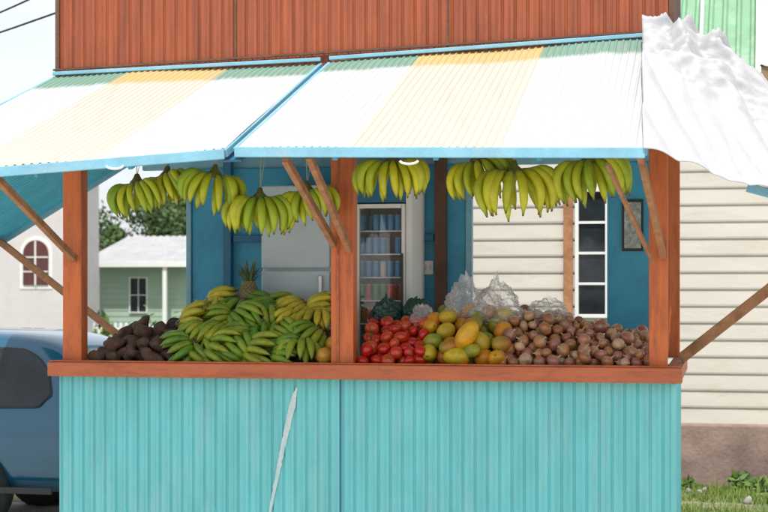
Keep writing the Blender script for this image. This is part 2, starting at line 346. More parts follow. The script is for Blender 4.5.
# tarp
def tarp():
    a=Acc(); n=110
    A=Vector((1.60,-0.08,3.43)); B=Vector((3.0,0.0,2.55)); C=Vector((2.95,-1.05,2.20)); D=Vector((1.66,-1.235,2.60))
    for j in range(n+1):
        for i in range(n+1):
            u=i/n; v=j/n
            p=(D*(1-u)+C*u)*(1-v)+(A*(1-u)+B*u)*v
            p.z+=0.15*math.sin(math.pi*min(1,u*1.6))*v*v
            p.z-=0.04*math.sin(math.pi*u)*(1-v)
            w=abs(noise.noise(Vector((u*7+v*2.5,v*1.0,0))))*0.13+abs(noise.noise(Vector((u*3-v*1.5,v*4,4))))*0.07
            g=math.exp(-((u-0.26)/0.26)**2)*max(0,(v-0.50)/0.5)**0.7
            q=Vector((u*4+v*5,v*11-u*7,1.5))
            fold=(0.5-abs(noise.noise(q)))*0.28+(0.3-abs(noise.noise(q*2.1)))*0.10
            p+=Vector((0,-0.6,0.8))*(w*(0.4+v*0.6)+g*(fold-0.01))
            a.V.append(p); a.C.append((1,1,1))
    k=n+1
    for j in range(n):
        for i in range(n):
            t=j*k+i; a.F.append((t,t+1,t+k+1,t+k))
    o=a.obj("white_tarpaulin",M['tarp']); sd=o.modifiers.new("s",'SOLIDIFY'); sd.thickness=0.004
tarp()

# ---------------------------------------------------------------- bananas
def lerp3(a,b,t): return tuple(a[i]*(1-t)+b[i]*t for i in range(3))
def banana(acc,p,d0,d1,L,r,c,n=7,bend=1.0):
    d0=Vector(d0).normalized(); d1=Vector(d1).normalized()
    pts=[];rad=[];cols=[]; q=Vector(p); K=13
    stem=(0.20,0.26,0.03); tip=(0.07,0.055,0.02)
    prof=[0.42,0.40,0.52,0.85,0.99,1.05,1.08,1.08,1.06,1.0,0.88,0.66,0.34,0.20]
    for k in range(K+1):
        t=k/K; pts.append(q.copy()); rad.append(r*prof[k])
        if t<0.2: cols.append(lerp3(stem,c,max(0,(t-0.05)/0.15)))
        elif t>0.96: cols.append(tip)
        elif t>0.86: cols.append(lerp3(c,stem,0.5))
        else: cols.append(c)
        d=d0.lerp(d1,min(1,t*bend)).normalized(); q=q+d*(L/K)
    acc.sweep(pts,rad,cols,n)
def banana_bunch(x,zt,zb,w,ripe,y=-0.15):
    a=Acc(); top=Vector((x,y,zt-0.01)); Hh=zt-zb
    sc=w/0.35
    yaw=R.uniform(-0.4,0.4); roll=R.uniform(-0.25,0.25)
    rot=Matrix.Rotation(yaw,3,'Z')@Matrix.Rotation(roll,3,'Y')
    for tier,(nf,ll,bow) in enumerate(((7,0.92,0.9),(8,1.0,-0.25),(7,0.97,-1.2))):
        for i in range(nf):
            f=(i/(nf-1)*2-1)+R.uniform(-0.07,0.07)
            ph=f*1.70
            st=Vector((f*0.055*sc,-0.02*(tier-1),-0.005-0.012*abs(f)))
            d0=Vector((math.sin(ph)*1.15,bow+R.uniform(-.12,.12),-max(-0.2,math.cos(ph))*0.5+0.12))
            d1=Vector((-0.22*f+R.uniform(-.10,.10),-bow*0.5+R.uniform(-.08,.08),-1.0))
            g=min(1,R.uniform(0,1)*0.5+ripe*0.5)
            c=lerp3((0.20,0.41,0.015),(0.84,0.73,0.02),g)
            L=Hh*(0.86+0.16*abs(f)+(0.14 if tier==2 else 0.04))*ll*R.uniform(0.93,1.05)*(0.92+0.12*sc)
            banana(a,top+rot@st,rot@d0,rot@d1,L,0.0235*R.uniform(0.92,1.08)*sc**0.5,c,8,R.uniform(1.15,1.4))
    a.sweep([top+Vector((0,0,0.05)),top+Vector((0,0,0.02)),top+Vector((0,0,-0.005)),top+Vector((0,0,-0.03))],[0.014,0.026,0.05,0.04],[(0.18,0.18,0.03)]*4,9,lump=0.4)
    B=empty("banana_bunch")
    a.obj("bananas",M['fruit_banana'],B)
    tube("string",[top+Vector((0,0,0.03)),(x+R.uniform(-.01,.01),y,2.80)],0.003,M['string'],B,5)
    tube("string_b",[top+Vector((0.0,0,0.03)),(x+0.05,y,2.80)],0.002,M['string'],B,5)
for x,zt,zb,w,rp,y in ((-1.575,2.55,2.285,0.25,0.15,-0.15),(-1.387,2.60,2.36,0.29,0.3,-0.1),(-1.055,2.60,2.31,0.36,0.25,-0.15),
                     (-0.761,2.45,2.155,0.37,0.35,-0.15),(-0.47,2.49,2.235,0.31,0.45,-0.1),(0.088,2.66,2.365,0.36,0.6,-0.15),
                     (0.60,2.66,2.37,0.33,0.55,-0.08),(0.842,2.59,2.255,0.47,0.55,-0.2),(1.293,2.65,2.325,0.40,0.4,-0.15)):
    banana_bunch(x,zt,zb,w,rp,y)

# ---------------------------------------------------------------- produce piles
def pack(n,x0,x1,y0,y1,H,rf,tries=60,base=1.366):
    out=[]
    for _ in range(n):
        r=rf(); best=None
        for k in range(tries):
            x=R.uniform(x0,x1); y=R.uniform(y0,y1)
            z=base+r
            for (a,b,c,q) in out:
                d2=(x-a)**2+(y-b)**2; D=(r+q)*0.93
                if d2<D*D: z=max(z,c+math.sqrt(D*D-d2))
            s=z-H(x,y)
            if best is None or s<best[0]: best=(s,x,y,z)
        if best[0]>0: continue
        out.append((best[1],best[2],best[3],r))
    return out
def rdir(up=0.0):
    v=Vector((R.gauss(0,1),R.gauss(0,1),R.gauss(0,1)+up)); return v.normalized()
def ball(acc,c,r,axis,prof,colf,n=14,K=10,el=1.0,lump=0.0):
    pts=[];rad=[];cols=[]
    for k in range(K+1):
        t=k/K; a=-math.cos(math.pi*t)
        pts.append(Vector(c)+axis*a*r*el); rad.append(max(0.0006,r*math.sin(math.pi*t)*prof(t))); cols.append(colf(t))
    acc.sweep(pts,rad,cols,n,lump=lump)
a=Acc()
for x,y,z,r in pack(150,-0.17,0.225,0.08,0.62,lambda x,y:1.45+min(0.20,(y-0.06)*0.55),lambda:R.uniform(0.033,0.048)):
    ax=rdir(0.8); g=R.random()
    c=lerp3((0.62,0.018,0.010),(0.74,0.11,0.02),g**3)
    ball(a,(x,y,z),r,ax,lambda t:1.12,lambda t,c=c:lerp3(c,(0.5,0.22,0.03),0.5) if t>0.93 else c,el=0.86,lump=0.05)
    if R.random()<0.6:
        top=Vector((x,y,z))+ax*r*0.87; u=ax.orthogonal().normalized(); v=ax.cross(u)
        for k in range(5):
            an=k*2*math.pi/5+R.random(); e=u*math.cos(an)+v*math.sin(an); sd=u*math.sin(an)-v*math.cos(an)
            a.tri(top+sd*0.003,top-sd*0.003,top+e*r*0.5+ax*0.003,(0.06,0.16,0.03))
a.obj("tomato_pile",M['tomato'])
a=Acc()
def mcol():
    k=R.random()
    if k<0.30: return (0.24,0.35,0.03),(0.52,0.43,0.04)
    if k<0.66: return (0.62,0.52,0.03),(0.82,0.48,0.03)
    if k<0.86: return (0.86,0.45,0.02),(0.80,0.24,0.02)
    return (0.66,0.14,0.03),(0.38,0.34,0.03)
for x,y,z,r in pack(90,0.21,0.72,0.09,0.66,lambda x,y:1.47+min(0.24,(y-0.06)*0.58),lambda:R.uniform(0.048,0.062)):
    ax=Vector((R.gauss(0,1),R.gauss(0,0.6),R.gauss(0,0.5))).normalized(); c1,c2=mcol()
    ball(a,(x,y,z),r,ax,lambda t:0.90+0.10*t,lambda t,c1=c1,c2=c2:lerp3(c1,c2,t) if t>0.04 else (0.08,0.06,0.02),16,12,el=1.22,lump=0.12)
ball(a,(0.50,0.12,1.56),0.075,Vector((0.55,-0.2,0.8)).normalized(),lambda t:0.78+0.1*t,lambda t:lerp3((0.86,0.38,0.02),(0.84,0.50,0.02),t),16,14,el=1.5,lump=0.08)
ball(a,(0.44,0.10,1.435),0.066,Vector((1,-0.1,0.1)).normalized(),lambda t:0.9,lambda t:lerp3((0.82,0.58,0.02),(0.72,0.56,0.03),t),16,14,el=1.3,lump=0.10)
a.obj("mango_pile",M['mango'])
a=Acc()
for x,y,z in ((-0.41,0.10,1.43),(-0.38,0.22,1.50),(-0.47,0.2,1.45)):
    ball(a,(x,y,z),0.055,rdir(),lambda t:1.0,lambda t:(0.85,0.45,0.06),16,12,lump=0.05)
a.obj("orange_fruit",M['mango'])
a=Acc()
def onion(x,y,z,r):
    ax=rdir(0.3); k=R.random(); q=R.random()
    if q<0.50: c=lerp3((0.64,0.30,0.12),(0.46,0.17,0.07),k)
    elif q<0.82: c=lerp3((0.62,0.25,0.17),(0.42,0.13,0.10),k)
    else: c=lerp3((0.78,0.52,0.32),(0.68,0.36,0.18),k)
    pts=[];rad=[];cols=[]
    for t,qq in ((-1,0.02),(-0.97,0.2),(-0.86,0.52),(-0.6,0.84),(-0.25,1.0),(0.1,1.0),(0.42,0.85),(0.68,0.58),(0.85,0.32),(1.0,0.16),(1.25,0.09),(1.45,0.15)):
        pts.append(Vector((x,y,z))+ax*t*r*0.88); rad.append(r*qq); cols.append(lerp3(c,(0.78,0.55,0.32),max(0,t-0.45)) if t>0.45 else (c if t>-0.9 else (0.40,0.28,0.16)))
    a.sweep(pts,rad,cols,13,lump=0.10)
for x,y,z,r in pack(320,0.70,1.64,0.08,0.70,lambda x,y:1.435+min(0.28,(y-0.05)*0.62)*(1.0-0.50*max(0,(x-0.95)/0.7)),lambda:R.choice((R.uniform(0.030,0.038),R.uniform(0.038,0.048))),50):
    onion(x,y,z,r)
a.obj("onion_pile",M['onion'])
a=Acc()
for x,y,z,r in pack(70,-1.97,-1.5,0.10,0.70,lambda x,y:1.44+min(0.14,(y-0.06)*0.4)*(1.0+0.7*(x+1.97)/0.5*0.6),lambda:R.uniform(0.045,0.055)):
    ax=Vector((R.gauss(0,1),R.gauss(0,0.5),R.gauss(0,0.25))).normalized(); sd=ax.orthogonal().normalized()
    c=lerp3((0.08,0.04,0.032),(0.20,0.11,0.07),R.random()); pts=[];rad=[]
    bend=R.uniform(-0.02,0.02); LL=R.uniform(0.06,0.13)
    for k in range(12):
        t=k/11*2-1; pts.append(Vector((x,y,z))+ax*t*LL+sd*bend*(1-t*t)); rad.append(max(0.003,r*0.85*(1-abs(t)**2.6)))
    a.sweep(pts,rad,[c]*12,12,lump=0.7)
a.obj("sweet_potato_pile",M['potato'])
P=empty("plantain_pile")
a=Acc()
a.V=[Vector(p) for p in ((-1.46,0.22,1.366),(-0.47,0.22,1.366),(-0.47,0.52,1.60),(-1.46,0.52,1.60),(-1.46,0.82,1.60),(-0.47,0.82,1.60),(-1.46,0.82,1.366),(-0.47,0.82,1.366))]
a.C=[(1,1,1)]*8; a.F=[(0,1,2,3),(3,2,5,4),(4,5,7,6),(0,3,4,6),(1,7,5,2),(0,6,7,1)]
a.obj("heap_board",M['strutd'],P,False)
TT=Vector((0,0.62,0.78)); NN=Vector((0,-0.78,0.62)); XX=Vector((1,0,0))
def plantain_hand(c,ang,ripe,nf,sgn):
    a=Acc(); d=XX*math.sin(ang)+TT*math.cos(ang)*sgn; s=d.cross(NN)
    Lb=R.uniform(0.20,0.27); crown=c-d*Lb*0.45
    for tier in (0,1):
        for i in range(nf):
            f=(i/(nf-1)*2-1)*(1 if tier==0 else 0.7)
            g=min(1,max(0,ripe+R.uniform(-0.15,0.15)))
            cc=lerp3((0.14,0.32,0.02),(0.80,0.62,0.04),g)
            up=0.45+tier*0.45+R.uniform(-.08,.08)
            d0=d*0.7+s*f*0.95+NN*up; d1=d+s*f*0.05-NN*(0.35+0.1*tier)
            banana(a,crown+s*f*0.045+NN*0.015*tier,d0,d1,Lb*R.uniform(0.92,1.08),0.0225*R.uniform(0.9,1.1),cc,8)
    a.sweep([crown-d*0.03,crown-d*0.012,crown+d*0.016],[0.014,0.03,0.034],[(0.12,0.11,0.03)]*3,8,lump=0.4)
    a.obj("plantain_hand",M['fruit_plantain'],P)
for row,(yy,zz,xs) in enumerate(((0.13,1.435,7),(0.25,1.52,6),(0.38,1.61,6),(0.52,1.675,5),(0.68,1.70,4))):
    for i in range(xs):
        x=-1.42+(i+0.5+0.25*(row%2))/xs*0.93+R.uniform(-0.03,0.03)
        ripe=0.8 if (x>-0.75 and row>=2) or (x<-1.2 and row>=2) or R.random()<0.14 else R.uniform(0.0,0.38)
        ang=R.choice((R.uniform(-0.7,0.7),R.uniform(-1.5,-0.7),R.uniform(0.7,1.5)))
        plantain_hand(Vector((x,yy,zz+R.uniform(-.012,.03))),ang,ripe,R.choice((4,4,5)),R.choice((1,-1,-1)))
# pineapple
a=Acc(); c0=Vector((-1.09,0.70,1.67))
nr,nk=16,22
for j in range(nr+1):
    t=j/nr; z=t*0.24; r=0.07*(math.sin(math.pi*(0.12+0.78*t)))**0.5
    for k in range(nk):
        an=2*math.pi*k/nk; bmp=1+0.10*(((j+k)%2)*2-1)
        a.V.append(c0+Vector((math.cos(an)*r*bmp,math.sin(an)*r*bmp,z))); a.C.append((0.42,0.30,0.12) if (j+k)%2 else (0.16,0.15,0.06))
for j in range(nr):
    for k in range(nk):
        a.F.append((j*nk+k,j*nk+(k+1)%nk,(j+1)*nk+(k+1)%nk,(j+1)*nk+k))
for i in range(46):
    an=R.uniform(0,6.28); tl=R.uniform(0.05,1.0); ln=R.uniform(0.09,0.19)
    b=c0+Vector((math.cos(an)*0.02,math.sin(an)*0.02,0.225)); e=Vector((math.cos(an)*tl,math.sin(an)*tl,1.0)).normalized()
    s=Vector((-math.sin(an),math.cos(an),0))*0.010; mid=b+e*ln*0.55; tp=b+e*ln+Vector((math.cos(an),math.sin(an),-0.3))*tl*0.03
    g=lerp3((0.04,0.10,0.04),(0.16,0.22,0.10),R.random())
    a.quad(b-s,b+s,mid+s*0.8,mid-s*0.8,g); a.tri(mid-s*0.8,mid+s*0.8,tp,g)
a.obj("pineapple",M['leaf'])

# plastic bags
def bag(name,c,sx,sy,sz,m,seed,spike=0.5,ears=0.0):
    a=Acc(); nu,nv=110,60; c=Vector(c)
    for j in range(nv+1):
        th=math.pi*j/nv
        for i in range(nu):
            an=2*math.pi*i/nu
            d=Vector((math.sin(th)*math.cos(an),math.sin(th)*math.sin(an),math.cos(th)))
            w=1-0.15*spike+spike*0.35*noise.noise(d*1.7+Vector((seed,0,0)))
            w+=spike*0.40*(0.3-abs(noise.noise(d*4+Vector((0,seed,0)))))+spike*0.22*(0.3-abs(noise.noise(d*9+Vector((0,0,seed)))))
            up=max(0,d.z)
            e=ears*up**3*(0.5+1.6*max(0,noise.noise(Vector((math.cos(an)*1.6,math.sin(an)*1.6,seed)))))
            a.V.append(c+Vector((d.x*sx*w*(1+e*0.5),d.y*sy*w,max(-0.6,d.z)*sz*(w+e)))); a.C.append((1,1,1))
    for j in range(nv):
        for i in range(nu):
            a.F.append((j*nu+i,(j+1)*nu+i,(j+1)*nu+(i+1)%nu,j*nu+(i+1)%nu))
    return a.obj(name,m,None)
bag("dark_plastic_bag",(-0.12,0.60,1.65),0.12,0.08,0.12,M['bagdark'],3.1,0.7,0.3)
bag("dark_plastic_bag.001",(0.09,0.64,1.67),0.12,0.08,0.11,M['bagdark'],7.7,0.7,0.3)
bag("clear_plastic_bag",(0.43,0.52,1.73),0.15,0.10,0.12,M['film'],1.3,0.9,0.9)
bag("clear_plastic_bag.001",(0.65,0.48,1.71),0.17,0.10,0.12,M['film'],5.3,0.9,1.1)
bag("pink_plastic_bag",(0.56,0.62,1.71),0.12,0.07,0.10,M['filmpink'],15.3,0.9,0.6)
bag("clear_plastic_bag.002",(0.96,0.56,1.68),0.15,0.09,0.08,M['film'],9.1,0.9,0.6)
bag("clear_plastic_bag.003",(0.16,0.46,1.66),0.09,0.07,0.07,M['film'],12.1,0.9,0.5)

# ---------------------------------------------------------------- fridge, cooler, poster
F=empty("refrigerator")
box("cabinet",-1.085,-0.583,1.0,1.44,0.12,2.58,M['fridge'],F,0.015)
box("door_upper",-1.08,-0.588,0.955,0.997,2.0,2.575,M['fridge'],F,0.012)
box("door_lower",-1.08,-0.588,0.955,0.997,0.2,1.985,M['fridge'],F,0.012)
box("handle",-0.66,-0.635,0.92,0.952,1.55,1.95,M['alloy'],F,0.004)
C=empty("display_cooler")
box("side_l",-0.44,-0.40,0.95,1.44,0.12,2.70,M['fridge'],C)
box("side_r",-0.05,-0.01,0.95,1.44,0.12,2.70,M['white'],C)
box("back",-0.398,-0.052,1.40,1.44,0.12,2.70,M['fridge'],C)
box("head",-0.398,-0.052,0.95,1.395,2.45,2.70,M['blued'],C)
box("glass_door",-0.372,-0.077,0.957,0.961,0.33,2.41,M['cooler_glass'],C,0)
for nm,b_ in (("l",(-0.396,-0.373,0.3,2.44)),("r",(-0.076,-0.053,0.3,2.44)),("t",(-0.372,-0.077,2.411,2.44)),("b",(-0.372,-0.077,0.3,0.329))):
    box("door_frame_"+nm,b_[0],b_[1],0.93,0.975,b_[2],b_[3],M['white'],C)
box("door_handle",-0.075,-0.062,0.90,0.928,1.6,2.1,M['dark'],C)
a=Acc()
for z in (1.62,1.78,1.94,2.10,2.26):
    box("shelf",-0.398,-0.052,1.0,1.39,z-0.008,z,M['white'],C,0)
    hue=R.choice((((0.7,0.04,0.03),(0.7,0.5,0.05)),((0.05,0.3,0.6),(0.6,0.6,0.6)),((0.1,0.4,0.1),(0.7,0.1,0.05))))
    for i in range(7):
        for k in range(2):
            x=-0.38+i*0.052; c=hue[0] if R.random()<0.7 else hue[1]
            if R.random()<0.22: continue
            a.sweep([(x,1.03+k*0.1,z+h) for h in (0.001,0.008,0.098,0.112)],[0.018,0.0225,0.0225,0.016],[c,c,c,(0.6,0.6,0.6)],10)
a.obj("drink_cans",M['cans'],C)
Po=empty("framed_poster")
box("frame",1.385,1.53,YB-0.05,YB-0.034,2.12,2.48,M['dark'],Po,0.002)
box("print",1.40,1.515,YB-0.054,YB-0.051,2.14,2.46,M['paper'],Po,0)

# ---------------------------------------------------------------- neighbouring clapboard house
H=empty("clapboard_house"); YH=5.5
def lapwall(name,x0,x1,z0,z1,y,m,parent,n):
    ribbed(name,(x0,y,z0),(x0,y,z1),(x1,y,z1),(x1,y,z0),n,0.016,LAP,m,parent,0.01,flip=True)
lapwall("front_wall",-2.6,7.5,0.6,3.76,YH,M['cream'],H,20)
box("plinth",-2.62,7.52,YH-0.06,YH+6,0,0.598,M['plinth'],H,0.02)
box("body",-2.58,7.48,YH+0.03,YH+6,0.6,3.75,M['cream'],H,0)
box("eave_fascia",2.40,7.9,YH-0.22,YH-0.17,3.74,3.90,M['brown'],H)
box("eave_soffit",-2.9,7.9,YH-0.17,YH+6.3,3.765,3.80,M['brown'],H)
ribbed("low_roof",(2.40,YH-0.24,3.90),(7.9,YH-0.24,3.90),(7.9,YH+3,4.15),(2.40,YH+3,4.15),40,0.02,WAVE,M['roofgrey'],H)
ribbed("green_roof",(-2.9,YH-0.25,3.80),(2.36,YH-0.25,3.80),(2.44,YH+2.8,6.3),(-2.9,YH+2.8,6.3),40,0.03,PAN,M['grnroof'],H)
beam("verge_board",(2.385,YH-0.27,3.80),(2.465,YH+2.8,6.33),0.05,0.10,M['white'],H)
beam("verge_inner",(1.86,YH-0.28,3.86),(1.90,YH+2.8,6.38),0.03,0.05,M['white'],H)
box("green_fascia",-2.9,2.36,YH-0.30,YH-0.26,3.72,3.84,M['grnroof'],H)
ribbed("green_roof_back",(2.44,YH+6.2,3.9),(-2.9,YH+6.2,3.9),(-2.9,YH+2.8,6.3),(2.44,YH+2.8,6.3),40,0.03,PAN,M['grnroof'],H)
box("corner_board",0.585,0.675,YH-0.06,YH-0.024,1.0,3.6,M['strut'],H)
def window(x0,x1,z0,z1,cols,rows,y,fm,parent):
    box("glass",x0,x1,y-0.035,y-0.028,z0,z1,M['glass'],parent,0)
    w=0.035
    for a_,b_,c_,d_ in ((x0-w,x0,z0-w,z1+w),(x1,x1+w,z0-w,z1+w),(x0,x1,z0-w,z0),(x0,x1,z1,z1+w)):
        box("frame",a_,b_,y-0.075,y-0.023,c_,d_,fm,parent)
    for i in range(1,cols):
        x=x0+(x1-x0)*i/cols; box("mullion",x-0.01,x+0.01,y-0.055,y-0.036,z0,z1,fm,parent,0)
    for i in range(1,rows):
        z=z0+(z1-z0)*i/rows; box("muntin",x0,x1,y-0.058,y-0.0365,z-0.012,z+0.012,fm,parent,0)
window(0.73,0.98,1.62,2.78,1,4,YH,M['white'],H)
window(4.2,5.2,1.5,2.8,2,4,YH,M['white'],H)

# ---------------------------------------------------------------- far left buildings
G=empty("green_house")
gx0,gx1,gy=-16.1,-10.5,35
lapwall("front_wall",gx0,gx1,0.4,2.75,gy,M['pgreen'],G,14)
box("body",gx0+0.02,gx1-0.02,gy+0.04,gy+7,0,2.74,M['pgreen'],G,0)
box("plinth",gx0-0.03,gx1+0.03,gy-0.04,gy+7.05,0,0.4,M['plinth'],G,0)
ribbed("roof_front",(gx0-0.4,gy-0.6,2.62),(gx1+0.4,gy-0.6,2.62),(gx1+0.4,gy+3.5,3.55),(gx0-0.4,gy+3.5,3.55),30,0.03,WAVE,M['roofgrey'],G)
ribbed("roof_back",(gx1+0.4,gy+7.6,2.62),(gx0-0.4,gy+7.6,2.62),(gx0-0.4,gy+3.5,3.55),(gx1+0.4,gy+3.5,3.55),30,0.03,WAVE,M['roofgrey'],G)
box("fascia",gx0-0.4,gx1+0.4,gy-0.66,gy-0.61,2.52,2.68,M['white'],G)
window(-15.1,-14.6,1.2,2.2,2,2,gy,M['white'],G)
window(-13.2,-12.4,1.2,2.2,2,2,gy,M['white'],G)
for x in (-16.0,-13.9): box("porch_post",x,x+0.12,gy-0.6,gy-0.5,0,2.55,M['white'],G)
a=Acc()
for i in range(40): a.box(-17+i*0.16,-17+i*0.16+0.07,gy-3.0,gy-2.97,0.1,0.95)
a.box(-17,-10.6,gy-2.965,gy-2.94,0.25,0.32); a.box(-17,-10.6,gy-2.965,gy-2.94,0.75,0.82)
a.obj("picket_fence",M['white'],None,False)

W_=empty("white_chapel")
box("wall",-22,-15.05,30,32.4,0,5.2,M['plaster'],W_,0)
a=Acc()
a.V=[Vector(p) for p in ((-22.3,29.8,5.2),(-14.8,29.8,5.2),(-18.5,29.8,7.0),(-22.3,32.6,5.2),(-14.8,32.6,5.2),(-18.5,32.6,7.0))]
a.C=[(1,1,1)]*6; a.F=[(0,1,2),(5,4,3),(1,4,5,2),(3,0,2,5)]
a.obj("roof",M['roofgrey'],W_,False)
def arch(cx,z0,z1,w,y,parent):
    for nm,ex,yy,m in (("surround",0.10,-0.02,M['white']),("pane",0.0,-0.05,M['maroon'])):
        a=Acc(); hw=w/2+ex; zs=z1-w/2
        ring=[(cx-hw,z0-ex),(cx+hw,z0-ex)]+[(cx+hw*math.cos(t*math.pi/12),zs+hw*math.sin(t*math.pi/12)) for t in range(13)]
        a.V=[Vector((x,y+yy,z)) for x,z in ring]+[Vector((x,y+0.01,z)) for x,z in ring]; a.C=[(1,1,1)]*len(a.V); k=len(ring)
        a.F=[tuple(range(k))]+[(i,i+k,(i+1)%k+k,(i+1)%k) for i in range(k)]
        a.obj(nm,m,parent,False)
    box("sash_v",cx-0.02,cx+0.02,y-0.075,y-0.052,z0,z1-0.02,M['white'],parent,0)
    for f in (0.3,0.62): box("sash_h",cx-w/2,cx+w/2,y-0.072,y-0.0525,z0+(z1-z0)*f-0.015,z0+(z1-z0)*f+0.015,M['white'],parent,0)
arch(-15.85,1.98,3.18,0.72,30,W_)
arch(-18.3,1.98,3.18,0.72,30,W_)
arch(-20.8,1.98,3.18,0.72,30,W_)

# ---------------------------------------------------------------- trees, shrubs, grass
def tree(name,x,y,h,cr,n,seed,dark=1.0):
    rr=random.Random(seed); T=empty(name)
    a=Acc(); 
    bark=(0.12,0.09,0.06)
    a.sweep([(x,y,0),(x+0.05,y,h*0.25),(x-0.05,y,h*0.5),(x,y,h*0.75)],[0.16,0.13,0.10,0.05],[bark]*4,8)
    cl=[]
    for i in range(11):
        an=rr.uniform(0,6.28); q=Vector((x+math.cos(an)*cr*rr.uniform(0.3,0.95),y+math.sin(an)*cr*rr.uniform(0.3,0.85),h*rr.uniform(0.5,0.95)))
        b=Vector((x,y,h*rr.uniform(0.3,0.6)))
        a.sweep([b,(b+q)/2+Vector((0,0,0.15)),q],[0.06,0.04,0.015],[bark]*3,6); cl.append((q,cr*rr.uniform(0.22,0.48)))
    cl.append((Vector((x,y,h*0.85)),cr*0.5))
    a.obj("trunk",M['leaf'],T)
    a=Acc()
    for i in range(n):
        q,r=rr.choice(cl); d=Vector((rr.gauss(0,1),rr.gauss(0,1),rr.gauss(0,0.8))).normalized()*r*rr.random()**0.4
        p=q+d; u=Vector((rr.gauss(0,1),rr.gauss(0,1),rr.gauss(0,1))).normalized(); v=u.orthogonal().normalized(); s=rr.uniform(0.06,0.13)
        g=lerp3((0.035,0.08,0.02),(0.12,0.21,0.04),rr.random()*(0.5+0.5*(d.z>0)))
        a.quad(p-u*s,p-v*s*0.5,p+u*s,p+v*s*0.5,tuple(c*dark for c in g))
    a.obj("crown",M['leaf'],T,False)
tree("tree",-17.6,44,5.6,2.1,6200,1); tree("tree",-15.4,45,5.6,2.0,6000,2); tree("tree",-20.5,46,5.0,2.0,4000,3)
def shrubs(name,spots,n,seed):
    rr=random.Random(seed); a=Acc()
    for (x,y,r,h) in spots:
        for i in range(n):
            an=rr.uniform(0,6.28); q=rr.random()**0.5*r
            p=Vector((x+math.cos(an)*q,y+math.sin(an)*q,rr.random()*h*(1-0.5*q/r)))
            u=Vector((rr.gauss(0,1),rr.gauss(0,1),rr.gauss(0.4,1))).normalized(); v=u.orthogonal().normalized(); s=rr.uniform(0.04,0.10)
            a.quad(p-u*s,p-v*s*0.35,p+u*s,p+v*s*0.35,lerp3((0.05,0.12,0.02),(0.20,0.32,0.06),rr.random()))
    a.obj(name,M['leaf'],None,False)
shrubs("shrubs",[(-7.7+i*0.28+R.uniform(-.1,.1),14+R.uniform(-1,1),0.30,R.uniform(1.1,1.7)) for i in range(0,9)],420,5)
rr=random.Random(9); a=Acc()
for i in range(160):
    x=-60+i*0.75; y=75+rr.uniform(-5,5); h=rr.uniform(2.5,5)
    for k in range(60):
        p=Vector((x+rr.gauss(0,0.8),y+rr.gauss(0,0.8),rr.random()*h)); u=Vector((rr.gauss(0,1),rr.gauss(0,1),rr.gauss(0,1))).normalized(); v=u.orthogonal().normalized(); s=rr.uniform(0.2,0.5)
        a.quad(p-u*s,p-v*s*0.6,p+u*s,p+v*s*0.6,lerp3((0.04,0.09,0.03),(0.10,0.17,0.06),rr.random()))
a.obj("distant_trees",M['leaf'],None,False)
a=Acc()
for i in range(14000):
    x=rr.uniform(1.2,4.2); y=rr.uniform(3.3,5.42)
    if noise.noise(Vector((x*1.3,y*1.6,0)))<-0.02 and rr.random()<0.9: continue
    h=rr.uniform(0.02,0.085)*(1+1.2*(rr.random()<0.05)); an=rr.uniform(0,3.14); w=0.006
    g=lerp3((0.10,0.22,0.03),(0.36,0.44,0.10),rr.random())
    a.tri((x-math.cos(an)*w,y-math.sin(an)*w,0.004),(x+math.cos(an)*w,y+math.sin(an)*w,0.004),(x+rr.gauss(0,0.02),y+rr.gauss(0,0.02),h),g)
a.obj("grass",M['leaf'],None,False)
shrubs("weeds",[(2.24,5.3,0.10,0.22),(2.38,5.25,0.08,0.13),(1.75,5.3,0.08,0.10),(2.6,5.3,0.15,0.2)],70,8)
a=Acc()
for i in range(14):
    x=rr.uniform(1.5,3.0);y=rr.uniform(3.6,5.3); ball(a,(x,y,0.01),rr.uniform(0.02,0.05),rdir(),lambda t:1,lambda t:(0.42,0.39,0.35),9,6,lump=0.9,el=0.8)
a.obj("stones",M['potato'])

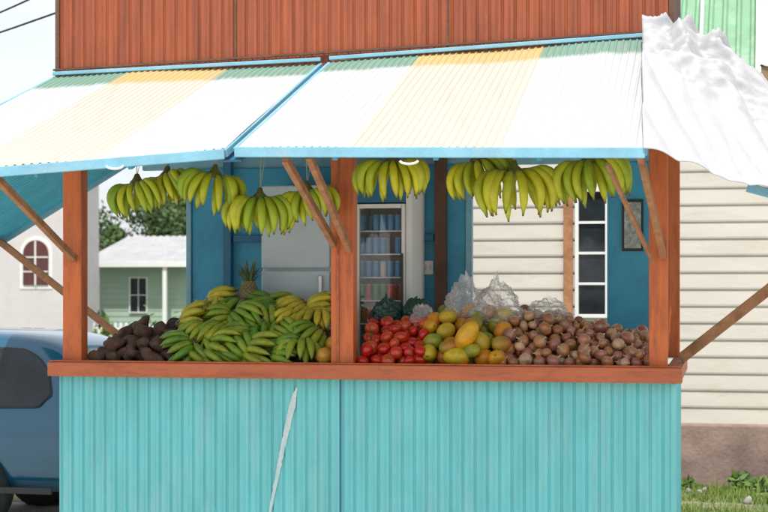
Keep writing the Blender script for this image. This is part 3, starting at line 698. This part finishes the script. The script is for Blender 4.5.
# ---------------------------------------------------------------- car
def car():
    K=empty("parked_car"); y0=1.5; W=1.72; yc=y0+W/2
    st=[(0.0,0.45,0.80,0.86),(0.04,0.34,0.90,1.02),(0.12,0.30,0.93,1.22),(0.28,0.28,0.94,1.44),(0.48,0.28,0.94,1.51),(0.9,0.28,0.93,1.535),(1.5,0.28,0.92,1.54),(2.0,0.28,0.91,1.51),(2.4,0.28,0.91,1.40),(2.75,0.28,0.90,1.18),(3.05,0.28,0.89,0.99),(3.4,0.28,0.86,0.93),(3.8,0.30,0.80,0.86),(4.0,0.36,0.70,0.76),(4.08,0.45,0.60,0.66)]
    xr=-2.58
    a=Acc(); ring=[]
    def section(s):
        x,zl,zb,zt=s; e=0.06 if x<0.1 or x>3.95 else 0.0
        cab=max(0,min(1,(zt-zb-0.1)/0.45))
        ys=[0.0,0.62-e,0.80-e,0.855-e,0.86-e,0.835-e,0.80-0.13*cab-e,0.70-0.12*cab-e,0.45,0.0]
        zs=[zl,zl,zl+0.05,(zl+zb)/2-0.03,(zl+zb)/2+0.12,zb,zt-0.10*cab-0.01,zt-0.03,zt,zt+0.012]
        return ys,zs
    for s in st:
        ys,zs=section(s); pts=[Vector((xr-s[0],yc-y,z)) for y,z in zip(ys,zs)]+[Vector((xr-s[0],yc+y,z)) for y,z in list(zip(ys,zs))[-2:0:-1]]
        ring.append(len(a.V)); a.V+=pts; a.C+=[(1,1,1)]*len(pts)
    k=18
    for i in range(len(st)-1):
        for j in range(k):
            a.F.append((ring[i]+j,ring[i]+(j+1)%k,ring[i+1]+(j+1)%k,ring[i+1]+j))
    a.F.append(tuple(ring[0]+j for j in range(k))[::-1]); a.F.append(tuple(ring[-1]+j for j in range(k)))
    o=a.obj("body",M['car'],K); md=o.modifiers.new("s",'SUBSURF'); md.levels=2; md.render_levels=2
    def yat(x,z):
        for i in range(len(st)-1):
            if st[i][0]<=x<=st[i+1][0]:
                f=(x-st[i][0])/(st[i+1][0]-st[i][0]); s=tuple(st[i][q]*(1-f)+st[i+1][q]*f for q in range(4)); break
        ys,zs=section(s)
        f=(z-zs[5])/(zs[6]-zs[5]); return ys[5]*(1-f)+ys[6]*f
    for side in (-1,1):
        for nm,poly in (("rear_window",[(0.42,0.97),(0.34,1.06),(0.36,1.20),(0.47,1.33),(0.60,1.39),(1.30,1.42),(1.30,0.95)]),("front_window",[(1.38,0.95),(1.38,1.42),(2.02,1.38),(2.62,0.96)])):
            for gm,grow,offy in ((M['dark'],0.012,0.005),(M['glass'],0.0,0.009)):
                g=Acc(); n=24
                pl=poly
                xs0=min(p[0] for p in pl)-grow; xs1=max(p[0] for p in pl)+grow
                def span(x):
                    x=max(xs0+grow+0.001,min(xs1-grow-0.001,x)); zz=[]
                    for i in range(len(pl)):
                        p,q=pl[i],pl[(i+1)%len(pl)]
                        if min(p[0],q[0])-1e-6<=x<=max(p[0],q[0])+1e-6 and abs(p[0]-q[0])>1e-6: zz.append(p[1]+(q[1]-p[1])*(x-p[0])/(q[0]-p[0]))
                    return (min(zz)-grow,max(zz)+grow) if zz else (1.1,1.1)
                for i in range(n+1):
                    x=xs0+0.001+(xs1-xs0-0.002)*i/n; lo,hi=span(x)
                    for q in range(5):
                        z=lo+(hi-lo)*q/4; g.V.append(Vector((xr-x,yc+side*(yat(x,z)+offy),z))); g.C.append((1,1,1))
                for i in range(n):
                    for q in range(4): g.F.append((i*5+q,i*5+q+1,(i+1)*5+q+1,(i+1)*5+q))
                g.obj(nm,gm,K)
        for wx in (1.05,3.35):
            c=Vector((xr-wx,yc+side*0.70,0.32))
            g=Acc(); g.sweep([c+Vector((0,side*q,0)) for q in (-0.08,-0.06,0.09,0.12)],[0.28,0.32,0.32,0.29],[(1,1,1)]*4,32); g.obj("tyre",M['rubber'],K)
            g=Acc(); g.sweep([c+Vector((0,side*q,0.02)) for q in (0.0,0.158)],[0.375,0.375],[(1,1,1)]*2,32); g.obj("wheel_arch",M['dark'],K)
            g=Acc(); g.sweep([c+Vector((0,side*q,0)) for q in (0.159,0.175)],[0.32,0.30],[(1,1,1)]*2,32); g.obj("tyre_face",M['rubber'],K)
            g=Acc(); g.sweep([c+Vector((0,side*q,0)) for q in (0.176,0.185)],[0.20,0.18],[(1,1,1)]*2,24); g.obj("rim_face",M['alloy'],K)
        beam("sill",(xr-0.3,yc+side*0.862,0.33),(xr-3.8,yc+side*0.862,0.33),0.02,0.05,M['dark'],K)
        beam("door_seam",(xr-1.34,yc+side*0.868,0.40),(xr-1.34,yc+side*0.85,0.90),0.006,0.006,M['dark'],K,0)
    box("tail_lamp",xr-0.10,xr+0.004,y0+0.10,y0+0.24,0.80,0.98,M['lamp'],K,0.01)
    box("tail_lamp_b",xr-0.10,xr+0.004,y0+W-0.24,y0+W-0.10,0.80,0.98,M['lamp'],K,0.01)
car()

U=empty("overhead_cables")
for i,(z0,z1) in enumerate(((6.1,4.55),(5.8,4.5),(5.2,4.35),(5.5,4.1))):
    p=Vector((-16,14,z0)); q=Vector((-2.1,1.3,z1)); pts=[p.lerp(q,t/16)+Vector((0,0,-0.5*math.sin(math.pi*t/16))) for t in range(17)]
    tube("cable_%d"%i,pts,0.009,M['wire'],U,6)

# ---------------------------------------------------------------- light, world, camera
ts=Vector((0.12,-1.0,1.95)).normalized()
el=math.asin(ts.z); az=math.atan2(ts.x,ts.y)
w=bpy.data.worlds.new("World"); scene.world=w; w.use_nodes=True
nt=w.node_tree; N=nt.nodes; L=nt.links
sky=N.new("ShaderNodeTexSky"); sky.sky_type='NISHITA'; sky.sun_disc=False
sky.sun_elevation=el; sky.sun_rotation=az; sky.dust_density=2.0; sky.air_density=1.0; sky.ozone_density=1.0
tc=N.new("ShaderNodeTexCoord"); mp=N.new("ShaderNodeMapping"); mp.inputs["Scale"].default_value=(1,1,2.5)
no=N.new("ShaderNodeTexNoise"); no.inputs["Scale"].default_value=1.8; no.inputs["Detail"].default_value=7
L.new(tc.outputs["Generated"],mp.inputs[0]); L.new(mp.outputs[0],no.inputs["Vector"])
mr=N.new("ShaderNodeMapRange"); mr.inputs["From Min"].default_value=0.35; mr.inputs["From Max"].default_value=0.65; mr.inputs["To Min"].default_value=0.50; mr.inputs["To Max"].default_value=0.92
L.new(no.outputs[0],mr.inputs[0])
mx=N.new("ShaderNodeMix"); mx.data_type='RGBA'; mx.inputs[7].default_value=(7.4,7.6,8.0,1)
L.new(mr.outputs[0],mx.inputs[0]); L.new(sky.outputs[0],mx.inputs[6])
bg=N["Background"]; bg.inputs[1].default_value=0.15; L.new(mx.outputs[2],bg.inputs[0])
sl=bpy.data.lights.new("sun",'SUN'); sl.energy=4.2; sl.angle=math.radians(0.5); sl.color=(1.0,0.96,0.90)
so=bpy.data.objects.new("sun",sl); COL.objects.link(so); so.rotation_euler=(-ts).to_track_quat('-Z','Y').to_euler()
cd=bpy.data.cameras.new("camera"); cd.lens=75; cd.sensor_width=36; cd.shift_y=0.0443; cd.clip_end=2000
cd.dof.use_dof=True; cd.dof.focus_distance=9.9; cd.dof.aperture_fstop=4.0
co=bpy.data.objects.new("camera",cd); COL.objects.link(co)
co.location=(10*math.sin(math.radians(12)),-10*math.cos(math.radians(12)),1.85); co.rotation_euler=(math.radians(90),0,math.radians(12))
scene.camera=co
scene.view_settings.view_transform='Standard'; scene.view_settings.look='None'; scene.view_settings.exposure=0
